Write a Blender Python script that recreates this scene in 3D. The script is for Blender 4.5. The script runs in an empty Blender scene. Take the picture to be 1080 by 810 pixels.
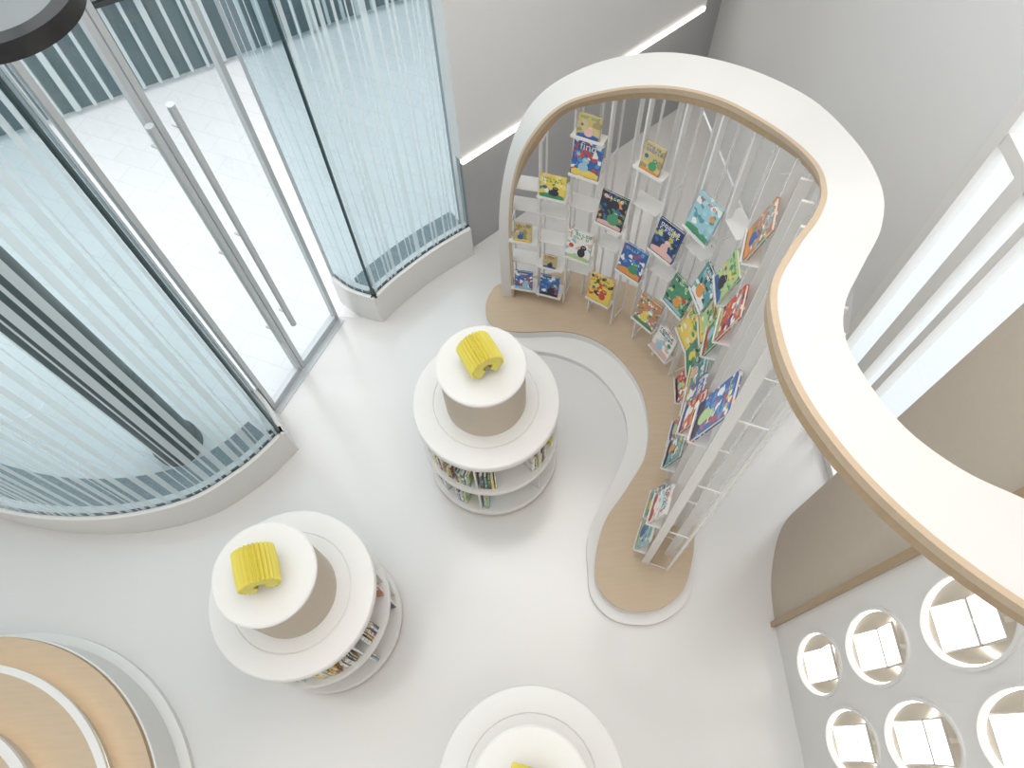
import bpy, math, random
from mathutils import Vector, Matrix
random.seed(7)
sc=bpy.context.scene
sc.view_settings.view_transform='Standard'

# ------------------------------------------------------------------ materials
def mat(name,col,rough=.5,metal=0,emit=None,es=0,spec=.5,noise=0,nscale=8,coat=0,bump=0):
    m=bpy.data.materials.new(name); m.use_nodes=True
    nt=m.node_tree; b=nt.nodes["Principled BSDF"]
    b.inputs["Base Color"].default_value=(*col,1); b.inputs["Roughness"].default_value=rough
    b.inputs["Metallic"].default_value=metal; b.inputs["Specular IOR Level"].default_value=spec
    b.inputs["Coat Weight"].default_value=coat; b.inputs["Coat Roughness"].default_value=.17
    if coat: b.inputs["Coat IOR"].default_value=1.6
    if emit: b.inputs["Emission Color"].default_value=(*emit,1); b.inputs["Emission Strength"].default_value=es
    if noise or bump:
        tc=nt.nodes.new("ShaderNodeTexCoord")
        n=nt.nodes.new("ShaderNodeTexNoise"); n.inputs["Scale"].default_value=nscale; n.inputs["Detail"].default_value=2
        nt.links.new(tc.outputs["Object"],n.inputs["Vector"])
    if noise:
        mx=nt.nodes.new("ShaderNodeMix"); mx.data_type='RGBA'
        mx.inputs[6].default_value=(*[c*(1-noise) for c in col],1); mx.inputs[7].default_value=(*[min(1,c*(1+noise)) for c in col],1)
        nt.links.new(n.outputs[0],mx.inputs[0]); nt.links.new(mx.outputs[2],b.inputs["Base Color"])
    if bump:
        bp=nt.nodes.new("ShaderNodeBump"); bp.inputs["Strength"].default_value=bump; bp.inputs["Distance"].default_value=.01
        nt.links.new(n.outputs[0],bp.inputs["Height"]); nt.links.new(bp.outputs[0],b.inputs["Normal"])
    return m
def wood(name,a,b_,sc_=6,rough=.45):
    m=mat(name,a,rough); nt=m.node_tree; b=nt.nodes["Principled BSDF"]
    tc=nt.nodes.new("ShaderNodeTexCoord"); mp=nt.nodes.new("ShaderNodeMapping"); mp.inputs["Scale"].default_value=(1,9,1)
    n=nt.nodes.new("ShaderNodeTexNoise"); n.inputs["Scale"].default_value=sc_; n.inputs["Detail"].default_value=5
    mx=nt.nodes.new("ShaderNodeMix"); mx.data_type='RGBA'; mx.inputs[6].default_value=(*a,1); mx.inputs[7].default_value=(*b_,1)
    nt.links.new(tc.outputs["Object"],mp.inputs[0]); nt.links.new(mp.outputs[0],n.inputs[0]); nt.links.new(n.outputs[0],mx.inputs[0]); nt.links.new(mx.outputs[2],b.inputs["Base Color"])
    return m
def glassmat(name,tint,refl=.5,solid=None,solidfac=0):
    m=bpy.data.materials.new(name); m.use_nodes=True; nt=m.node_tree; nt.nodes.clear()
    o=nt.nodes.new("ShaderNodeOutputMaterial"); t=nt.nodes.new("ShaderNodeBsdfTransparent"); t.inputs[0].default_value=(*tint,1)
    last=t
    if refl:
        g=nt.nodes.new("ShaderNodeBsdfGlossy"); g.inputs["Roughness"].default_value=.03; g.inputs[0].default_value=(.9,.95,1,1)
        lw=nt.nodes.new("ShaderNodeLayerWeight"); lw.inputs[0].default_value=.5
        pw=nt.nodes.new("ShaderNodeMath"); pw.operation='POWER'; pw.inputs[1].default_value=4
        ml=nt.nodes.new("ShaderNodeMath"); ml.operation='MULTIPLY_ADD'; ml.inputs[1].default_value=refl; ml.inputs[2].default_value=.05
        nt.links.new(lw.outputs["Facing"],pw.inputs[0]); nt.links.new(pw.outputs[0],ml.inputs[0])
        mx=nt.nodes.new("ShaderNodeMixShader"); nt.links.new(ml.outputs[0],mx.inputs[0]); nt.links.new(t.outputs[0],mx.inputs[1]); nt.links.new(g.outputs[0],mx.inputs[2])
        last=mx
    if solid:
        d=nt.nodes.new("ShaderNodeBsdfDiffuse"); d.inputs[0].default_value=(*solid,1)
        tr=nt.nodes.new("ShaderNodeBsdfTranslucent"); tr.inputs[0].default_value=(*solid,1)
        ad=nt.nodes.new("ShaderNodeMixShader"); ad.inputs[0].default_value=.5; nt.links.new(d.outputs[0],ad.inputs[1]); nt.links.new(tr.outputs[0],ad.inputs[2])
        m2=nt.nodes.new("ShaderNodeMixShader"); m2.inputs[0].default_value=solidfac
        nt.links.new(last.outputs[0],m2.inputs[1]); nt.links.new(ad.outputs[0],m2.inputs[2]); last=m2
    nt.links.new(last.outputs[0],o.inputs[0]); return m
WHITE=mat("white_lacquer",(.82,.805,.785),.35)
CANOPY=mat("canopy_white",(.75,.735,.715),.5)
WALLW=mat("white_plaster",(.80,.795,.795),.7,noise=.01,nscale=3)
WALLP=mat("warm_white_plaster",(.84,.815,.79),.7,noise=.01,nscale=3)
NICHE=mat("niche_painted_shade",(.70,.67,.62),.6)  # recess shade put into the colour of the hole walls
FLOOR=mat("glossy_resin_floor",(.76,.745,.735),.25,spec=.5,noise=.012,nscale=1.2,coat=1)
GREY=mat("grey_plaster",(.45,.45,.46),.7,noise=.02)
WOOD=wood("light_oak",(.54,.415,.29),(.62,.485,.35))
WOODD=wood("oak_edge",(.40,.28,.165),(.50,.365,.23))
TAN=mat("tan_felt",(.60,.52,.43),.75,noise=.03,nscale=20)
YEL=mat("yellow_paper",(.79,.69,.14),.6)
ALU=mat("brushed_aluminium",(.60,.63,.65),.4,.3)
BLACK=mat("black_metal",(.012,.012,.014),.35)
SMOKE=mat("smoked_diffuser",(.22,.24,.25),.5)
FRAME=mat("grey_frame",(.40,.38,.35),.5)
DARKG=mat("dark_glazing_seal",(.03,.06,.07),.3)
GLASS=glassmat("pale_teal_glass",(.59,.70,.73),.5)
CLEAR=glassmat("clear_glass",(.94,.97,.975),.3)
STRIPE=glassmat("frosted_stripe",(.95,.98,1),0,(.92,.95,.955),.68)
MESHM=glassmat("perforated_white_metal",(1,1,1),0,(.88,.88,.88),.42)
LEDW=mat("warm_led",(1,.9,.7),.5,emit=(1,.88,.68),es=2)
LEDC=mat("neutral_led",(1,.97,.9),.5,emit=(1,.95,.85),es=5)
LEDR=mat("porthole_led",(1,.97,.9),.5,emit=(1,.95,.86),es=2.4)
PANE=mat("lit_paper",(.85,.85,.85),.5,emit=(1,.985,.95),es=1.0)
GRAVEL=mat("gravel",(.26,.31,.33),.9,noise=.5,nscale=60)
FENCE=mat("fence_panel",(.20,.27,.29),.6)
SL=mat("pale_slat",(.62,.68,.70),.5)
COLM=mat("green_grey_column",(.12,.15,.145),.5,noise=.15,nscale=5)
PAGES=mat("book_pages",(.82,.79,.70),.7)
def paving(name,m1,mort,scale):
    P=mat(name,(.78,.78,.78),.8); nt=P.node_tree
    tc=nt.nodes.new("ShaderNodeTexCoord"); mp=nt.nodes.new("ShaderNodeMapping"); mp.inputs["Rotation"].default_value=(0,0,.42)
    br=nt.nodes.new("ShaderNodeTexBrick"); br.inputs["Scale"].default_value=scale; br.inputs["Color1"].default_value=(m1,m1,m1,1); br.inputs["Color2"].default_value=(m1-.02,m1-.02,m1-.02,1); br.inputs["Mortar"].default_value=(mort,mort,mort,1); br.inputs["Mortar Size"].default_value=.006
    nt.links.new(tc.outputs["Object"],mp.inputs[0]); nt.links.new(mp.outputs[0],br.inputs["Vector"]); nt.links.new(br.outputs[0],nt.nodes["Principled BSDF"].inputs["Base Color"]); return P
PAVE=paving("outdoor_paving",.88,.80,1.2)
TERR=mat("pale_terrace",(.56,.58,.59),.8,noise=.02)
def cover(name,base,accs,scale=26):
    m=mat(name,base,.35); nt=m.node_tree; b=nt.nodes["Principled BSDF"]
    tc=nt.nodes.new("ShaderNodeTexCoord"); v=nt.nodes.new("ShaderNodeTexVoronoi"); v.inputs["Scale"].default_value=scale
    sp=nt.nodes.new("ShaderNodeSeparateColor"); r=nt.nodes.new("ShaderNodeValToRGB"); r.color_ramp.interpolation='CONSTANT'
    e=r.color_ramp.elements; e[0].position=0; e[0].color=(*base,1); e[1].position=.6; e[1].color=(*accs[0],1)
    for i,a in enumerate(accs[1:]): el=e.new(.6+.4*(i+1)/len(accs)); el.color=(*a,1)
    nt.links.new(tc.outputs["Object"],v.inputs["Vector"]); nt.links.new(v.outputs["Color"],sp.inputs[0]); nt.links.new(sp.outputs[0],r.inputs[0]); nt.links.new(r.outputs[0],b.inputs["Base Color"])
    return m
W_=(.85,.84,.8);R_=(.58,.09,.06);B_=(.05,.14,.40);Y_=(.82,.62,.12);G_=(.08,.30,.16);T_=(.10,.32,.35);K_=(.04,.04,.06);O_=(.76,.32,.08);LB=(.34,.56,.64);LG=(.48,.62,.30);PK=(.75,.48,.44)
COV={'blue':cover("cover_blue",B_,[(.1,.3,.6),W_,R_],40),'teal':cover("cover_teal",T_,[K_,(.2,.5,.5),W_],40),
'yellow':cover("cover_yellow",Y_,[(.9,.75,.2),G_,W_],34),'red':cover("cover_red",R_,[W_,O_,K_],40),'orange':cover("cover_orange",Y_,[O_,R_,K_],40),
'white':cover("cover_white",W_,[(.8,.78,.7),LB,PK],36),'green':cover("cover_green",G_,[LG,K_,(.1,.2,.2)],44),'lime':cover("cover_lime",LG,[Y_,W_,G_],36),
'sky':cover("cover_sky",LB,[(.4,.65,.72),W_,T_],34),'dark':cover("cover_dark",K_,[O_,B_,G_],48),'tan':cover("cover_tan",(.55,.45,.2),[(.6,.5,.25),(.35,.3,.15)]),'navy':cover("cover_navy",(.02,.06,.2),[B_,K_,(.5,.45,.1)],44),'multi':cover("cover_multi",(.55,.25,.15),[G_,W_,O_,LB],50)}
COVL=list(COV.values())
INKS=[mat("ink_"+n,c,.4) for n,c in (("cream",W_),("red",R_),("blue",B_),("yellow",Y_),("green",G_),("black",K_),("orange",O_),("sky",LB),("pink",PK),("lime",LG))]

# ------------------------------------------------------------------ builder
class Bd:
    def __init__(s): s.v=[];s.f=[];s.m=[];s.mats=[]
    def mi(s,m):
        if m not in s.mats: s.mats.append(m)
        return s.mats.index(m)
    def add(s,vs,fs,m):
        o=len(s.v); s.v+= [tuple(x) for x in vs]; k=s.mi(m)
        for f in fs: s.f.append([o+i for i in f]); s.m.append(k)
    def box(s,c,size,m,rot=None):
        x,y,z=[a/2 for a in size]; vs=[Vector(p) for p in [(-x,-y,-z),(x,-y,-z),(x,y,-z),(-x,y,-z),(-x,-y,z),(x,-y,z),(x,y,z),(-x,y,z)]]
        if rot: vs=[rot@v for v in vs]
        s.add([v+Vector(c) for v in vs],[(3,2,1,0),(4,5,6,7),(0,1,5,4),(1,2,6,5),(2,3,7,6),(3,0,4,7)],m)
    def prism(s,pts,z0,z1,m,mtop=None):
        n=len(pts)
        a=sum(pts[i][0]*pts[(i+1)%n][1]-pts[(i+1)%n][0]*pts[i][1] for i in range(n))
        if a<0: pts=pts[::-1]
        vs=[(p[0],p[1],z0) for p in pts]+[(p[0],p[1],z1) for p in pts]
        s.add(vs,[tuple(range(n))[::-1]]+[(i,(i+1)%n,n+(i+1)%n,n+i) for i in range(n)],m)
        s.add([(p[0],p[1],z1) for p in pts],[tuple(range(n))],mtop or m)
    def lathe(s,c,prof,seg=96):
        for j in range(len(prof)-1):
            r0,z0,m=prof[j]; r1,z1,_=prof[j+1]; vs=[];fs=[]
            for i in range(seg):
                a=2*math.pi*i/seg; vs+=[(c[0]+r0*math.cos(a),c[1]+r0*math.sin(a),c[2]+z0),(c[0]+r1*math.cos(a),c[1]+r1*math.sin(a),c[2]+z1)]
            for i in range(seg):
                k=(i+1)%seg
                if r1<1e-6: fs.append((2*i,2*k,2*i+1))
                elif r0<1e-6: fs.append((2*i,2*k+1,2*i+1))
                else: fs.append((2*i,2*k,2*k+1,2*i+1))
            s.add(vs,fs,m)
    def wall(s,pts,z0,z1,th,m,mtop=None):
        L=offs(pts,th); n=len(pts)
        for i in range(n-1):
            a,b=pts[i],pts[i+1];c,d=L[i+1],L[i]
            vs=[(a[0],a[1],z0),(b[0],b[1],z0),(c[0],c[1],z0),(d[0],d[1],z0),(a[0],a[1],z1),(b[0],b[1],z1),(c[0],c[1],z1),(d[0],d[1],z1)]
            fs=[(3,2,1,0),(0,1,5,4),(2,3,7,6)]
            if i==0: fs.append((3,0,4,7))
            if i==n-2: fs.append((1,2,6,5))
            s.add(vs,fs,m); s.add(vs[4:],[(0,1,2,3)],mtop or m)
    def sheet(s,pts,z0,z1,m):
        n=len(pts); z1f=z1 if callable(z1) else (lambda i:z1)
        vs=[(p[0],p[1],z0) for p in pts]+[(p[0],p[1],z1f(i)) for i,p in enumerate(pts)]
        s.add(vs,[(i,i+1,n+i+1,n+i) for i in range(n-1)],m)
    def tube(s,p,q,r,m,seg=12,ell=None):
        p=Vector(p);q=Vector(q);d=(q-p).normalized()
        if ell: a=Vector((0,1,0));b=Vector((0,0,1));ra,rb=ell
        else: a=d.orthogonal().normalized();b=d.cross(a);ra=rb=r
        vs=[];fs=[]
        for i in range(seg):
            t=2*math.pi*i/seg;o=a*math.cos(t)*ra+b*math.sin(t)*rb; vs+=[p+o,q+o]
        for i in range(seg): k=(i+1)%seg; fs.append((2*i,2*k,2*k+1,2*i+1))
        fs.append(tuple(2*i for i in range(seg))[::-1]); fs.append(tuple(2*i+1 for i in range(seg)))
        s.add(vs,fs,m)
    def make(s,name,merge=True,smooth=True,bevel=0):
        me=bpy.data.meshes.new(name); me.from_pydata(s.v,[],s.f)
        for m in s.mats: me.materials.append(m)
        for p,k in zip(me.polygons,s.m): p.material_index=k; p.use_smooth=smooth
        import bmesh
        bm=bmesh.new(); bm.from_mesh(me)
        if merge: bmesh.ops.remove_doubles(bm,verts=bm.verts,dist=1e-5)
        bmesh.ops.recalc_face_normals(bm,faces=bm.faces); bm.to_mesh(me); bm.free()
        if smooth: me.set_sharp_from_angle(angle=math.radians(32))
        o=bpy.data.objects.new(name,me); bpy.context.collection.objects.link(o)
        if bevel:
            b=o.modifiers.new("bevel",'BEVEL'); b.width=bevel; b.segments=2; b.limit_method='ANGLE'
        return o
def offs(pts,th):
    out=[];n=len(pts);P=[Vector((p[0],p[1])) for p in pts]
    for i in range(n):
        d0=(P[i]-P[i-1]).normalized() if i>0 else (P[1]-P[0]).normalized()
        d1=(P[i+1]-P[i]).normalized() if i<n-1 else d0
        d=(d0+d1).normalized(); k=min(2.0,1/max(.3,d.dot(d0))); nn=Vector((-d.y,d.x))*k
        out.append((P[i].x+nn.x*th,P[i].y+nn.y*th))
    return out
def cat(pts,n=8,closed=False):
    P=[Vector(p) for p in pts];N=len(P);out=[]
    for i in range(N if closed else N-1):
        g=(lambda k:P[k%N]) if closed else (lambda k:P[min(max(k,0),N-1)])
        a,b,c,d=g(i-1),g(i),g(i+1),g(i+2)
        for j in range(n):
            t=j/n; out.append(.5*((2*b)+(c-a)*t+(2*a-5*b+4*c-d)*t*t+(3*b-a-3*c+d)*t**3))
    if not closed: out.append(P[-1].copy())
    return out
class Arc:
    def __init__(s,pts):
        s.p=[Vector(p) for p in pts]; s.l=[0]
        for i in range(1,len(s.p)): s.l.append(s.l[-1]+(s.p[i]-s.p[i-1]).length)
        s.L=s.l[-1]
    def at(s,a):
        a=min(max(a,0),s.L)
        for i in range(len(s.l)-1):
            if a<=s.l[i+1]+1e-9:
                t=(a-s.l[i])/(s.l[i+1]-s.l[i]); d=(s.p[i+1]-s.p[i]).normalized(); return s.p[i].lerp(s.p[i+1],t),d

CEIL=7.4
# ------------------------------------------------------------------ room shell
b=Bd(); b.prism([(-4.9,-3),(-4.9,2.2),(-4.6,2.1),(-4.0,1.85),(-3.2,1.62),(-2.25,1.7),(-1.7,2.15),(-1.9,2.5),(-1.42,3.3),(-1.05,3.25),(-.26,3.95),(1.98,5.65),(2.35,2.4),(2.35,-3)],-.1,0,FLOOR); b.make("floor")
b=Bd(); b.prism([(-4.9,-3),(-4.9,2.2),(-4.6,2.1),(-4.0,1.85),(-3.2,1.5),(-2.25,1.6),(-1.7,2.15),(-1.9,2.5),(-1.42,3.4),(-1.05,3.2),(-.26,3.9),(2.0,5.7),(2.4,2.4),(2.4,-3)],CEIL,CEIL+.1,WALLW); b.make("ceiling")
b=Bd(); b.prism([(-12,-6),(-12,14),(2.2,14),(2.2,-6)],-.2,-.101,PAVE); b.make("ground_outdoor_paving")
b=Bd(); b.prism([(2.2,-6),(2.2,14),(10,14),(10,-6)],-.2,-.101,TERR); b.make("ground_terrace")
b=Bd(); b.wall([(-.30,3.92),(2.25,5.855)],0,CEIL,.12,GREY); b.make("wall_north")
b=Bd(); b.wall([(-.27,3.77),(1.76,5.32)],1.2,CEIL,.10,WALLW); b.make("wall_bulkhead_north")
b=Bd(); b.wall([(-.262,3.757),(1.75,5.293)],1.178,1.208,.03,LEDC); b.make("led_strip_cove")
b=Bd(); b.wall([(1.985,5.80),(2.2,3.8),(2.3,2.4)][::-1],0,CEIL,-.12,WALLW); b.make("wall_east")
tanc=cat([(1.66,.65),(1.70,.95),(1.83,1.27),(2.02,1.45),(2.30,1.54)],8)
b=Bd(); b.wall([tuple(p) for p in tanc],0,CEIL,-.12,TAN); b.make("wall_tan_curved")
b=Bd(); b.box((1.645,.655,CEIL/2),(.028,.035,CEIL),WOODD); b.make("trim_1")
b=Bd()
for y,w in((1.57,.06),(1.90,.05),(2.08,.09),(2.36,.07)): b.box((2.3,y,CEIL/2),(.08,w,CEIL),WHITE)
for z in(.05,2.6,CEIL-.05): b.box((2.3,1.97,z),(.06,.84,.08),WHITE)
b.sheet([(2.3,1.57),(2.3,2.36)],.05,CEIL-.05,CLEAR); b.make("window_1")
b=Bd(); b.box((-1.25,-3.06,CEIL/2),(7.4,.12,CEIL),WALLW); b.make("wall_south")
b=Bd(); b.box((-4.96,-.4,CEIL/2),(.12,5.2,CEIL),WALLW); b.make("wall_west")
# porthole wall
b=Bd(); b.box((1.80,-1.18,CEIL/2),(.28,3.64,CEIL),WALLP); w=b.make("wall_portholes",smooth=False)
holes=[]
for k,y in enumerate([.35,-.06,-.47,-.88,-1.29,-1.70,-2.11,-2.5]):
    for z in ((.60,1.36,2.16) if k%2==0 else (.80,1.55,2.33)): holes.append((y,z))
RY,RZ=.168,.325
cb=Bd()
for y,z in holes: cb.tube((1.5,y,z),(1.87,y,z),0,NICHE,48,(RY,RZ))
cut=cb.make("cutter",smooth=False)
w.data.materials.append(NICHE)
md=w.modifiers.new("b",'BOOLEAN'); md.object=cut; md.operation='DIFFERENCE'; md.solver='EXACT'; md.material_mode='TRANSFER'
dg=bpy.context.evaluated_depsgraph_get(); me=bpy.data.meshes.new_from_object(w.evaluated_get(dg)); w.modifiers.clear(); w.data=me
bpy.data.objects.remove(cut)
for p in me.polygons: p.use_smooth=True
me.set_sharp_from_angle(angle=math.radians(30))
b=Bd()
for y,z in holes:
    seg=48
    for (e0,e1,x,dx,m) in ((.012,-.004,1.650,.014,WHITE),(-.001,-.012,1.672,.008,LEDR),(-.001,-.016,1.855,.012,LEDR)):
        vs=[];fs=[]
        for i in range(seg):
            a=2*math.pi*i/seg
            for e,xx in((e0,x),(e1,x),(e1,x+dx),(e0,x+dx)): vs.append((xx,y+(RY+e)*math.cos(a),z+(RZ+e)*math.sin(a)))
        for i in range(seg):
            k=(i+1)%seg
            for q in range(4): fs.append((4*i+q,4*k+q,4*k+(q+1)%4,4*i+(q+1)%4))
        b.add(vs,fs,m)
r_=b.make("porthole_rims"); r_.parent=w
b=Bd()
for y,z in holes:
    for sgn in(-1,1):
        rot=Matrix.Rotation(sgn*-.16,3,'Y'); zz=z-.05+sgn*.112
        b.box((1.70,y,zz),(.010,.17,.195),PANE,rot)
        b.box((1.709,y,zz),(.010,.184,.212),FRAME,rot)
    b.box((1.79,y,z-.05),(.15,.02,.02),WHITE)
b.make("open_book_lamps",smooth=False)

# ------------------------------------------------------------------ glazing
LG_=cat([(-1.65,2.11),(-1.79,1.95),(-1.95,1.81),(-2.25,1.63),(-2.69,1.54),(-3.15,1.55),(-3.56,1.63),(-4.05,1.8),(-4.6,2.05),(-4.9,2.2)],6)
LGr=cat([(-1.90,2.48),(-1.78,2.33),(-1.65,2.11)],5)[:-1]
RG=cat([(-1.044,3.21),(-.92,3.35),(-.786,3.475),(-.64,3.60),(-.478,3.72),(-.264,3.86)],6)
RGr=cat([(-1.41,3.44),(-1.25,3.30),(-1.044,3.21)],5)[:-1]
def drum(name,main,ret,side,gidx,seed):
    full=[tuple(p) for p in ret]+[tuple(p) for p in main]
    b=Bd(); b.wall(full,0,.35,side*.10,WHITE); b.make("curb_"+name,bevel=.006)
    o=offs(full,side*.03)
    b=Bd(); b.sheet(o,.35,CEIL,GLASS)
    rnd=random.Random(seed)
    c=Vector(o[len(ret)]); b.box((c.x,c.y,(CEIL+.35)/2),(.018,.018,CEIL-.35),DARKG)
    c=Vector(o[0]); b.box((c.x,c.y,(CEIL+.35)/2),(.02,.02,CEIL-.35),ALU)
    b.wall(o,.351,.365,side*.015,DARKG)
    b.make("window_%d"%gidx)
    A=Arc([tuple(p) for p in offs([tuple(p) for p in main],side*.022)])
    b=Bd(); a=.04
    while a<A.L-.05:
        wd=rnd.choice([.010,.018,.028,.042]); p,d=A.at(a); q,_=A.at(min(a+wd,A.L))
        b.sheet([tuple(p),tuple(q)],.37,CEIL-.01,STRIPE); a+=wd+rnd.choice([.018,.03,.045,.06])
    A=Arc([tuple(p) for p in offs([tuple(p) for p in ret],side*.022)]); a=.04
    while a<A.L-.03:
        p,d=A.at(a); q,_=A.at(a+.008); b.sheet([tuple(p),tuple(q)],.37,CEIL-.01,STRIPE); a+=.07
    b.make("frosted_stripe_film_%d"%gidx)
    g0=offs([tuple(p) for p in main][3:],side*.11); b=Bd(); b.wall(g0,-.1,.26,side*.22,GRAVEL); b.make("gravel_bed_%d"%gidx)
drum("west",LG_,LGr,-1,2,3)
drum("door_side",RG,RGr,1,3,5)
D0=Vector((-1.88,2.46,0));D1=Vector((-1.69,2.82,0));D2=Vector((-1.425,3.29,0))
def leaf(name,p,q,handle_at):
    d=(q-p).normalized();L=(q-p).length;ang=math.atan2(d.y,d.x);rot=Matrix.Rotation(ang,3,'Z');n=Vector((d.y,-d.x,0)); H=4.6
    b=Bd(); mid=(p+q)/2
    for e in(p+d*.022,q-d*.022): b.box(e+Vector((0,0,H/2)),(.034,.04,H),ALU,rot)
    for z,h in((.04,.07),(H-.04,.08)): b.box(mid+Vector((0,0,z)),(L-.04,.04,h),ALU,rot)
    b.sheet([tuple(p+d*.03),tuple(q-d*.03)],.05,H-.05,CLEAR)
    hp=p+d*handle_at+n*.08
    b.tube(hp+Vector((0,0,.6)),hp+Vector((0,0,2.6)),.022,ALU)
    for z in(.75,1.6,2.45): b.tube(hp+Vector((0,0,z)),hp-n*.07+Vector((0,0,z)),.009,ALU,8)
    b.make(name)
leaf("door_1",D0,D1,(D1-D0).length-.07); leaf("door_2",D1,D2,.09)
b=Bd(); d=(D2-D0).normalized(); rot=Matrix.Rotation(math.atan2(d.y,d.x),3,'Z')
b.box((D0+D2)/2+Vector((0,0,4.64)),((D2-D0).length,.08,.08),ALU,rot); b.sheet([tuple(D0),tuple(D2)],4.68,CEIL,CLEAR)
b.make("window_4")
b=Bd(); b.box((D0+D2)/2+Vector((0,0,.004)),((D2-D0).length,.14,.008),ALU,rot); b.make("trim_2")
b=Bd(); b.lathe((-2.62,2.25,-.1),[(0,7.4,COLM),(.16,7.4,COLM),(.16,.1,COLM),(.18,.1,COLM),(.18,0,COLM)],40); b.make("column_outdoor")
b=Bd(); d=Vector((1.29,.58,0)).normalized(); rot=Matrix.Rotation(math.atan2(d.y,d.x),3,'Z'); base=Vector((-7.5,4.55,-.1))
b.box(base+d*5+Vector((-.05,.12,1.4)),(11,.1,2.8),FENCE,rot)
for i in range(62):
    b.box(base+d*(i*.17)+Vector((0,0,1.4)),(.035 if i%3 else .06,.05,2.7),SL,rot)
for z in(1.0,1.15,2.4): b.box(base+d*5+Vector((.02,-.05,z)),(11,.04,.05),BLACK,rot)
b.make("slatted_fence")

# ------------------------------------------------------------------ platform & shelf
plat=[(-.18,3.206),(-.14,3.05),(.062,2.965),(.476,2.936),(.761,2.777),(.95,2.478),(1.0,2.155),(.94,1.86),(.77,1.61),(.59,1.38),(.50,1.12),(.50,.93),(.63,.79),(.85,.77),(1.04,.87),(1.14,1.05),(1.2,1.26),(1.27,1.5),(1.40,1.8),(1.50,2.3),(1.42,2.9),(1.1,3.3),(.6,3.52),(.0,3.45),(-.13,3.36)]
pc=[tuple(p) for p in cat(plat,8,True)]
b=Bd(); b.prism(pc,0,.128,WHITE)
b.prism([tuple(p) for p in cat([(-.17,3.02),(.0,2.88),(.39,2.78),(.67,2.59),(.83,2.29),(.84,2.02),(.73,1.76),(.57,1.50),(.47,1.30),(.45,1.08),(.46,.88),(.60,.73),(.86,.70),(1.08,.82),(1.17,1.04),(1.2,1.4),(1.25,2.1),(1.0,2.6),(.7,2.95),(.2,3.1),(-.1,3.15)],6,True)],0,.05,WHITE)
b.prism(pc,.128,.14,WOODD,WOOD)
b.make("curved_display_platform")
S=Arc([tuple(p) for p in cat([(.05,3.35),(.235,3.30),(.59,3.15),(.87,2.94),(1.10,2.68),(1.22,2.42),(1.215,2.10),(1.10,1.77),(.956,1.43),(.81,1.09)],8)])
rimz=[(0,1.55),(.16,1.86),(.3,2.02),(.545,2.24),(.895,2.42),(1.255,2.54),(1.54,2.64),(1.86,2.82),(2.21,3.0),(2.58,3.18),(2.99,3.24),(4,3.24)]
def topz(a):
    for (a0,z0),(a1,z1) in zip(rimz,rimz[1:]):
        if a<=a1: return z0+(z1-z0)*(a-a0)/(a1-a0)-.03
    return 3.21
NB=14; bw=S.L/NB
b=Bd()
def outn(d): return Vector((-d.y,d.x))
for j in range(NB+1):
    p,d=S.at(j*bw); n=outn(d); c=p+n*.085; zt=topz(j*bw)
    rot=Matrix.Rotation(math.atan2(n.y,n.x),3,'Z')
    q=p+n*.022; b.box((q.x,q.y,(.14+zt)/2),(.046,.012,zt-.14),WHITE,rot)
    q=p+n*.17; b.box((q.x,q.y,(.14+zt)/2),(.016,.010,zt-.14),WHITE,rot)
    for z in(.17,.95,1.75,2.5):
        if z<zt: b.box((c.x,c.y,z),(.17,.006,.010),WHITE,rot)
    if j<NB and j>1:   # slat behind the middle of each bay
        p,d=S.at((j+.5)*bw); n=outn(d); zt=topz((j+.5)*bw); rot=Matrix.Rotation(math.atan2(n.y,n.x),3,'Z')
        q=p+n*.15; b.box((q.x,q.y,(.14+zt)/2),(.05,.010,zt-.14),WHITE,rot)
books=Bd()
def ledge(a,z,lip=True):
    p,d=S.at(a); n=outn(d); rot=Matrix.Rotation(math.atan2(d.y,d.x),3,'Z')
    dp=.12
    c=p+n*dp/2
    if lip: dp=.085; c=p-n*dp/2
    b.box((c.x,c.y,z),(bw-.012,dp,.008),WHITE,rot)
    if lip: c=p-n*(.088); b.box((c.x,c.y,z+.010),(bw-.012,.005,.022),WHITE,rot)
TI={}
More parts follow.
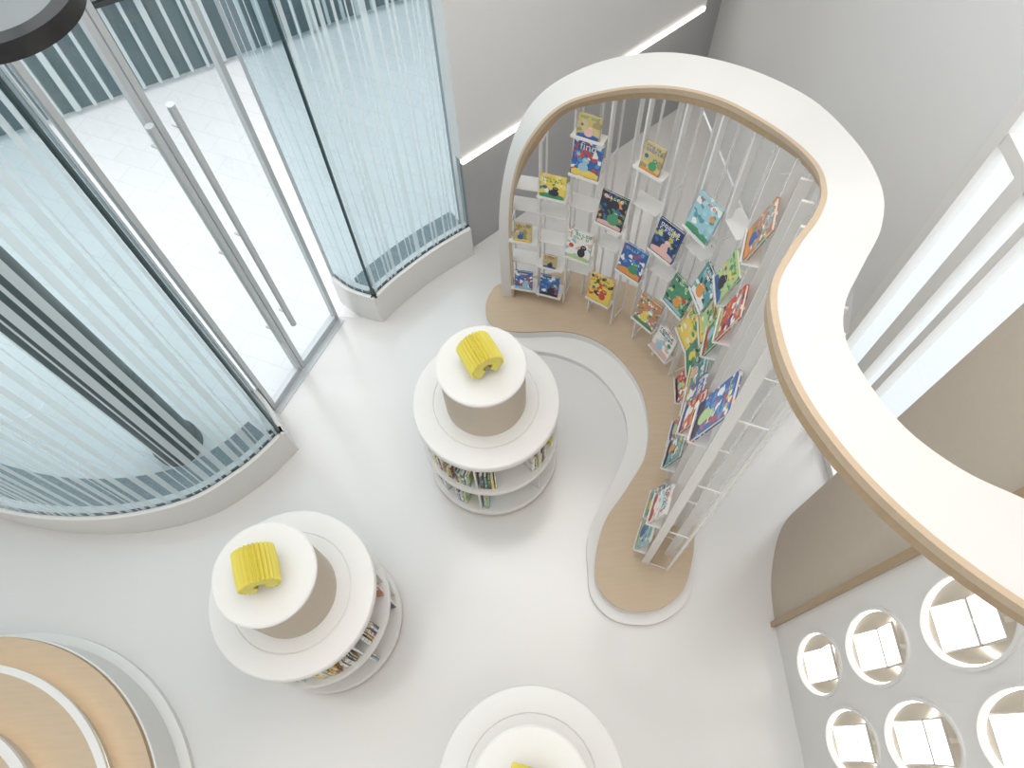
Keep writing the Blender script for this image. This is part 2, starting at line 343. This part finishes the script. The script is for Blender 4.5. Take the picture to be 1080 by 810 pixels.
def book(a,zc,key,w=.184,h=.255,title=None):
    j=min(NB-1,max(0,int(a/bw))); a=(j+.5)*bw
    ledge(a,zc-h/2-.005)
    p,d=S.at(a); n=outn(d); th=.014; tilt=math.radians(13)
    rot=Matrix.Rotation(math.atan2(d.y,d.x),3,'Z')@Matrix.Rotation(-tilt,3,'X')
    c=p+n*(-.072+h/2*math.sin(tilt)); C=Vector((c.x,c.y,zc))
    m=COV[key]
    books.box(C,(w-.006,th-.005,h-.006),PAGES,rot)
    books.box(C+rot@Vector((0,-th/2,0)),(w,.003,h),m,rot); books.box(C+rot@Vector((0,th/2,0)),(w,.003,h),m,rot)
    books.box(C+rot@Vector((-w/2,0,0)),(.003,th+.003,h),m,rot)
    light=key in('white','yellow','sky','lime','tan','orange')
    tcol=random.choice([INKS[1],INKS[2],INKS[5],INKS[4]] if light else [INKS[0],INKS[3],INKS[0],INKS[7]])
    if not title:
        for r_ in range(random.randint(1,2)):
            x0=-w*.38; hh=h*random.uniform(.06,.095)
            while x0<w*.34:
                ww=w*random.uniform(.06,.11); zc_=h*(.38-.12*r_)
                kind=random.randint(0,3)
                Q=lambda dx,dz,sx,sz: books.box(C+rot@Vector((x0+dx,-th/2-.002,zc_+dz)),(sx,.001,sz),tcol,rot)
                Q(0,0,w*.025,hh)
                if kind!=0: Q(ww*.45,hh/2-hh*.1,ww*.8,hh*.2)
                if kind!=1: Q(ww*.45,-hh/2+hh*.1,ww*.8,hh*.2)
                if kind>=2: Q(ww*.85,0,w*.022,hh)
                x0+=ww+w*.045
                if random.random()<.15: x0+=w*.08
    def blob(cx_,cz_,rx,rz,seg,m2,lay,ph=0,star=1.0):
        vs=[]
        for i in range(seg):
            t=ph+2*math.pi*i/seg; k=star if i%2 else 1.0
            vs.append(C+rot@Vector((max(-w*.47,min(w*.47,cx_+rx*k*math.cos(t))),-th/2-.0022-lay*.0003,max(-h*.47,min(h*.47,cz_+rz*k*math.sin(t))))))
        books.add(vs,[tuple(range(seg))],m2)
    ink=lambda: random.choice(INKS)
    blob(0,-h*.44,w*.6,h*random.uniform(.08,.2),20,ink(),0)
    cx_=random.uniform(-.14,.14)*w; bcol=ink()
    blob(cx_,-h*.22,w*random.uniform(.14,.24),h*random.uniform(.12,.17),18,bcol,1)
    blob(cx_+w*.06,-h*.03,w*.12,h*.09,16,bcol,2)
    blob(cx_+w*.03,-h*.01,w*.02,h*.018,8,INKS[0],3); blob(cx_+w*.09,-h*.01,w*.02,h*.018,8,INKS[0],3)
    blob(random.choice([-1,1])*w*.3,random.uniform(-.05,.15)*h,w*.10,h*.075,12,ink(),1,random.random(),random.choice([1,.5]))
    TI[title]=(C+rot@Vector((0,-th/2-.005,h*.34)),rot,w)
BK=[(.10,.98,'tan',.13,.16),(.10,.40,'blue',.14,.18),(.30,1.50,'yellow',.17,.17),(.28,.72,'tan',.1,.12),(.30,.40,'blue',.15,.2),(.50,1.80,'blue',.184,.25,'find'),(.50,.98,'white'),(.50,2.06,'tan',.14,.15),
(.70,1.45,'dark'),(.70,.58,'orange'),(.93,1.08,'blue'),(.93,2.03,'tan',.13,.18),(1.13,1.48,'navy'),(1.13,.67,'multi'),(1.33,1.88,'sky'),(1.33,1.12,'green'),(1.33,.52,'white'),
(1.54,1.47,'teal'),(1.54,1.00,'yellow'),(1.75,1.85,'lime'),(1.75,1.42,'lime'),(1.75,.62,'red'),(1.75,1.02,'green'),(1.95,2.48,'multi'),(1.95,1.62,'green'),(1.95,1.15,'teal'),
(2.15,2.12,'red'),(2.15,1.25,'blue'),(2.15,.75,'red'),(2.38,1.45,'red'),(2.38,.9,'teal'),(2.58,.5,'teal'),(2.78,2.35,'blue',.19,.36),(2.78,1.05,'white'),(2.85,.45,'sky')]
for t in BK: book(*t)
for a in(.10,.30):
    for z in(.20,.55,.85,1.15,1.36): ledge(a,z,False)
for a,z in((.5,1.3),(.5,.6),(.7,1.0),(.93,1.55),(1.13,1.05),(1.33,1.5),(1.54,1.95)): ledge(a,z,False)
b.make("curved_book_shelf",smooth=False); books.make("picture_books",merge=False,smooth=False)
C,rot,ww=TI['find']
tx=bpy.data.curves.new("cover_title",'FONT'); tx.body="find"; tx.size=.072; tx.align_x='CENTER'; tx.align_y='CENTER'; tx.extrude=.0005
to=bpy.data.objects.new("cover_title",tx); bpy.context.collection.objects.link(to); tx.materials.append(PAGES)
to.matrix_world=Matrix.Translation(C)@(rot@Matrix.Rotation(math.pi/2,3,'X')).to_4x4()
pb=bpy.data.objects["picture_books"]; to.parent=pb
b=Bd(); K=40; ar=[1.15+i*(S.L-1.15)/K for i in range(K+1)]
A=[S.at(a)[0]+outn(S.at(a)[1])*.185 for a in ar]
b.sheet([tuple(p) for p in A],.20,lambda i:topz(ar[i]),MESHM)
b.make("perforated_shelf_back")
# ------------------------------------------------------------------ arch ribbon
I=[(.04,3.30,.141),(.04,3.30,1.0),(.08,3.26,1.52),(.17,3.20,1.9),(.35,3.20,2.15),(.60,3.11,2.32),(.85,2.93,2.48),(1.06,2.69,2.6),(1.20,2.32,2.75),(1.17,1.89,3.0),(1.06,1.57,3.2),(.98,1.42,3.25),(.86,1.27,3.3),(.77,1.13,3.3),(.75,.96,3.3),(.77,.80,3.3),(.83,.64,3.3),(.91,.50,3.3),(1.01,.37,3.3),(1.14,.24,3.3),(1.27,.14,3.3),(1.45,.03,3.3),(1.655,-.08,3.3)]
O=[(-.04,3.31,.141),(-.03,3.31,1.0),(.02,3.31,1.5),(.12,3.32,1.9),(.285,3.34,2.15),(.57,3.33,2.32),(.89,3.18,2.48),(1.18,2.91,2.6),(1.37,2.51,2.75),(1.34,1.99,3.0),(1.24,1.58,3.2),(1.16,1.37,3.25),(1.03,1.19,3.3),(.95,1.07,3.3),(.92,.95,3.3),(.95,.80,3.3),(1.01,.67,3.3),(1.11,.56,3.3),(1.23,.48,3.3),(1.35,.40,3.3),(1.47,.33,3.3),(1.57,.27,3.3),(1.655,.22,3.3)]
Ic=cat(I,8);Oc=cat(O,8);n=len(Ic); b=Bd(); ring=[];wr=[];wr2=[]
for i in range(n):
    t=(Ic[min(i+1,n-1)]-Ic[max(i-1,0)]).normalized(); w=(Oc[i]-Ic[i]); nn=t.cross(w).normalized(); wn=w.normalized()
    ring.append([Ic[i],Oc[i],Oc[i]-nn*.07,Ic[i]-nn*.07])
    wr.append([Ic[i]-wn*.018+nn*.004,Ic[i]+wn*.001+nn*.004,Ic[i]+wn*.001-nn*.032,Ic[i]-wn*.018-nn*.032])
    wr2.append([Ic[i]-wn*.010-nn*.038,Ic[i]+wn*.001-nn*.038,Ic[i]+wn*.001-nn*.085,Ic[i]-wn*.010-nn*.085])
def sweep(b,R,m):
    vs=[p for r in R for p in r];k=len(R[0]);fs=[]
    for i in range(len(R)-1):
        for q in range(k): fs.append((k*i+q,k*i+(q+1)%k,k*(i+1)+(q+1)%k,k*(i+1)+q))
    fs.append(tuple(range(k))[::-1]); fs.append(tuple(k*(len(R)-1)+q for q in range(k)))
    b.add(vs,fs,m)
sweep(b,ring,CANOPY); sweep(b,wr,WOOD); sweep(b,wr2,WOODD); b.make("sculpted_arch_canopy")

# ------------------------------------------------------------------ round tables
def stand(x,y,lamp_rot,seed):
    rnd=random.Random(seed); R=.467; b=Bd(); c=(x,y,0)
    b.lathe(c,[(0,0,WOODD),(R-.02,0,WOODD),(R-.005,.02,WOODD),(R-.005,.035,WHITE),(R,.04,WHITE),(R,.075,WHITE),(R-.01,.085,WHITE),(0,.085,WHITE)])
    b.lathe(c,[(.24,.085,WHITE),(.24,.93,WHITE)])
    b.lathe(c,[(.24,.47,WHITE),(R-.01,.47,WHITE),(R,.48,WHITE),(R,.505,WHITE),(R-.01,.515,WHITE),(.24,.515,WHITE)])
    b.lathe(c,[(.24,.90,WHITE),(R-.03,.90,WOODD),(R-.01,.91,WHITE),(R,.925,WHITE),(R,.965,WHITE),(R-.008,.975,WHITE),(R-.02,.978,WHITE),(.335,.978,WHITE),(.330,.972,WHITE),(.325,.978,WHITE),(.253,.978,WHITE)])
    b.lathe(c,[(.253,.97,TAN),(.253,1.405,TAN),(.262,1.405,WHITE),(.264,1.43,WHITE),(.255,1.436,WHITE),(0,1.436,WHITE)])
    for i in range(6):
        a=i*math.pi/3+.3; rot=Matrix.Rotation(a,3,'Z')
        for z0,z1 in((.085,.47),(.515,.90)):
            b.box((x+.34*math.cos(a),y+.34*math.sin(a),(z0+z1)/2),(.2,.012,z1-z0),WHITE,rot)
    b.make("round_display_stand")
    b=Bd()
    for zb in(.086,.516):
        a=.1
        while a<6.2:
            if rnd.random()<.45: a+=rnd.uniform(.25,.7); continue
            for _ in range(rnd.randint(2,7)):
                th=rnd.choice([.008,.012,.018,.024]); h=rnd.uniform(.17,.26); dp=rnd.uniform(.12,.17)
                if min(abs((a-(i*math.pi/3+.3))) for i in range(7))<.06: a+=.08
                if a>6.2: break
                rot=Matrix.Rotation(a,3,'Z'); rr=.435-dp/2
                cc=(x+rr*math.cos(a),y+rr*math.sin(a),zb+h/2)
                b.box(cc,(dp,th,h),rnd.choice(COVL+[COV['white']]*8),rot); b.box((cc[0],cc[1],zb+h/2+.001),(dp-.006,th*.7,h),PAGES,rot)
                a+=(th+.003)/.43
            a+=rnd.uniform(.05,.3)
    b.make("shelved_books",merge=False,smooth=False)
    b=Bd(); N=24; R1,R2,r1,r2=.108,.084,.035,.025; W=.19; zc=1.437+R1
    rot=Matrix.Rotation(lamp_rot,3,'Z'); vs=[];fs=[]
    span=math.radians(300); st=math.radians(-60)
    for i in range(N*2+1):
        a=st+span*i/(N*2); Ro=R1 if i%2 else R2; ri=r1 if i%2 else r2
        for yy,bul in((-W/2,.96),(0,1.0),(W/2,.96)):
            for r in(Ro*bul,ri):
                v=rot@Vector((r*math.cos(a),yy,r*math.sin(a))); vs.append((x+v.x,y+v.y,zc+v.z))
    for i in range(N*2):
        o=6*i;p=6*(i+1)
        fs+=[(o,o+2,p+2,p),(o+2,o+4,p+4,p+2),(o+1,p+1,p+3,o+3),(o+3,p+3,p+5,o+5),(o,p,p+1,o+1),(o+4,o+5,p+5,p+4)]
    fs+=[(0,1,3,2),(2,3,5,4)]; q=6*N*2; fs+=[(q,q+2,q+3,q+1),(q+2,q+4,q+5,q+3)]
    b.add(vs,fs,YEL)
    b.make("pleated_paper_lamp",smooth=False)
stand(-.17,1.97,.45,1); stand(-1.295,.85,.3,2); stand(-.02,-.165,-.3,3)

# ------------------------------------------------------------------ tiered bench
b=Bd(); c=(-3.37,-.47,0)
b.lathe(c,[(1.34,0,WHITE),(1.34,.05,WHITE),(1.30,.06,WHITE),(1.28,.06,WHITE),(1.28,.365,WHITE),(1.27,.37,WOODD),(1.265,.40,WOOD),(1.07,.40,WHITE)],128)
b.lathe(c,[(1.07,.40,TAN),(1.07,.50,WHITE),(1.10,.51,WHITE),(1.10,.54,WHITE),(1.06,.55,WOOD),(.78,.55,TAN),(.76,.65,WHITE),(.80,.66,WHITE),(.80,.69,WHITE),(.75,.70,WOOD),(.46,.70,TAN),(.46,.80,WHITE),(.50,.81,WHITE),(.50,.84,WHITE),(.46,.85,WOOD),(0,.85,WOOD)],128)
b.lathe(c,[(1.075,.485,LEDW),(1.09,.485,LEDW),(1.09,.498,LEDW),(1.075,.498,LEDW)],128)
b.lathe(c,[(.772,.64,LEDW),(.785,.64,LEDW),(.785,.652,LEDW),(.772,.652,LEDW)],128)
b.make("tiered_round_seating")
b=Bd(); c=(-1.22,1.72,3.86)
b.lathe(c,[(.15,0,BLACK),(.195,0,BLACK),(.195,.05,BLACK),(.15,.05,BLACK),(.15,0,BLACK)],64)
b.lathe(c,[(0,.02,SMOKE),(.15,.02,SMOKE)],64)
b.tube((c[0],c[1],c[2]+.05),(c[0],c[1],CEIL),.006,BLACK,8); b.make("pendant_lamp")

# ------------------------------------------------------------------ light
w=bpy.data.worlds.new("sky"); sc.world=w; w.use_nodes=True; bg=w.node_tree.nodes["Background"]; bg.inputs[0].default_value=(.975,.985,1,1); bg.inputs[1].default_value=2.2
def area(name,loc,size,en,col=(1,.97,.93),rot=(0,0,0)):
    l=bpy.data.lights.new(name,'AREA'); l.shape='ELLIPSE'; l.size,l.size_y=size; l.energy=en; l.color=col
    o=bpy.data.objects.new(name,l); o.location=loc; o.rotation_euler=rot; bpy.context.collection.objects.link(o)
area("added_ceiling_fill",(-1.2,-.2,7.3),(6.4,5.4),130,(1,.955,.90))  # broad fill added below the ceiling, out of view, to light the interior
area("added_ceiling_fill.001",(.5,2.7,7.3),(3.2,3.4),75,(1,.97,.94))  # second added fill, brightens the far walls
# ------------------------------------------------------------------ camera
f=750.0;T=math.atan(385.6/f); cd=bpy.data.cameras.new("camera"); cam=bpy.data.objects.new("camera",cd); bpy.context.collection.objects.link(cam)
cd.sensor_width=36; cd.lens=25.0; cd.clip_start=.05
Rr=Vector((1,0,0));U=Vector((0,math.cos(T),math.sin(T)));F=Vector((0,math.sin(T),-math.cos(T)))
e=.057;ce=math.sqrt(1-e*e); cx=Rr*ce-U*e; cy=Rr*e+U*ce; cz=-F
M=Matrix(((cx.x,cy.x,cz.x,0),(cx.y,cy.y,cz.y,0),(cx.z,cy.z,cz.z,5),(0,0,0,1))); cam.matrix_world=M
sc.camera=cam
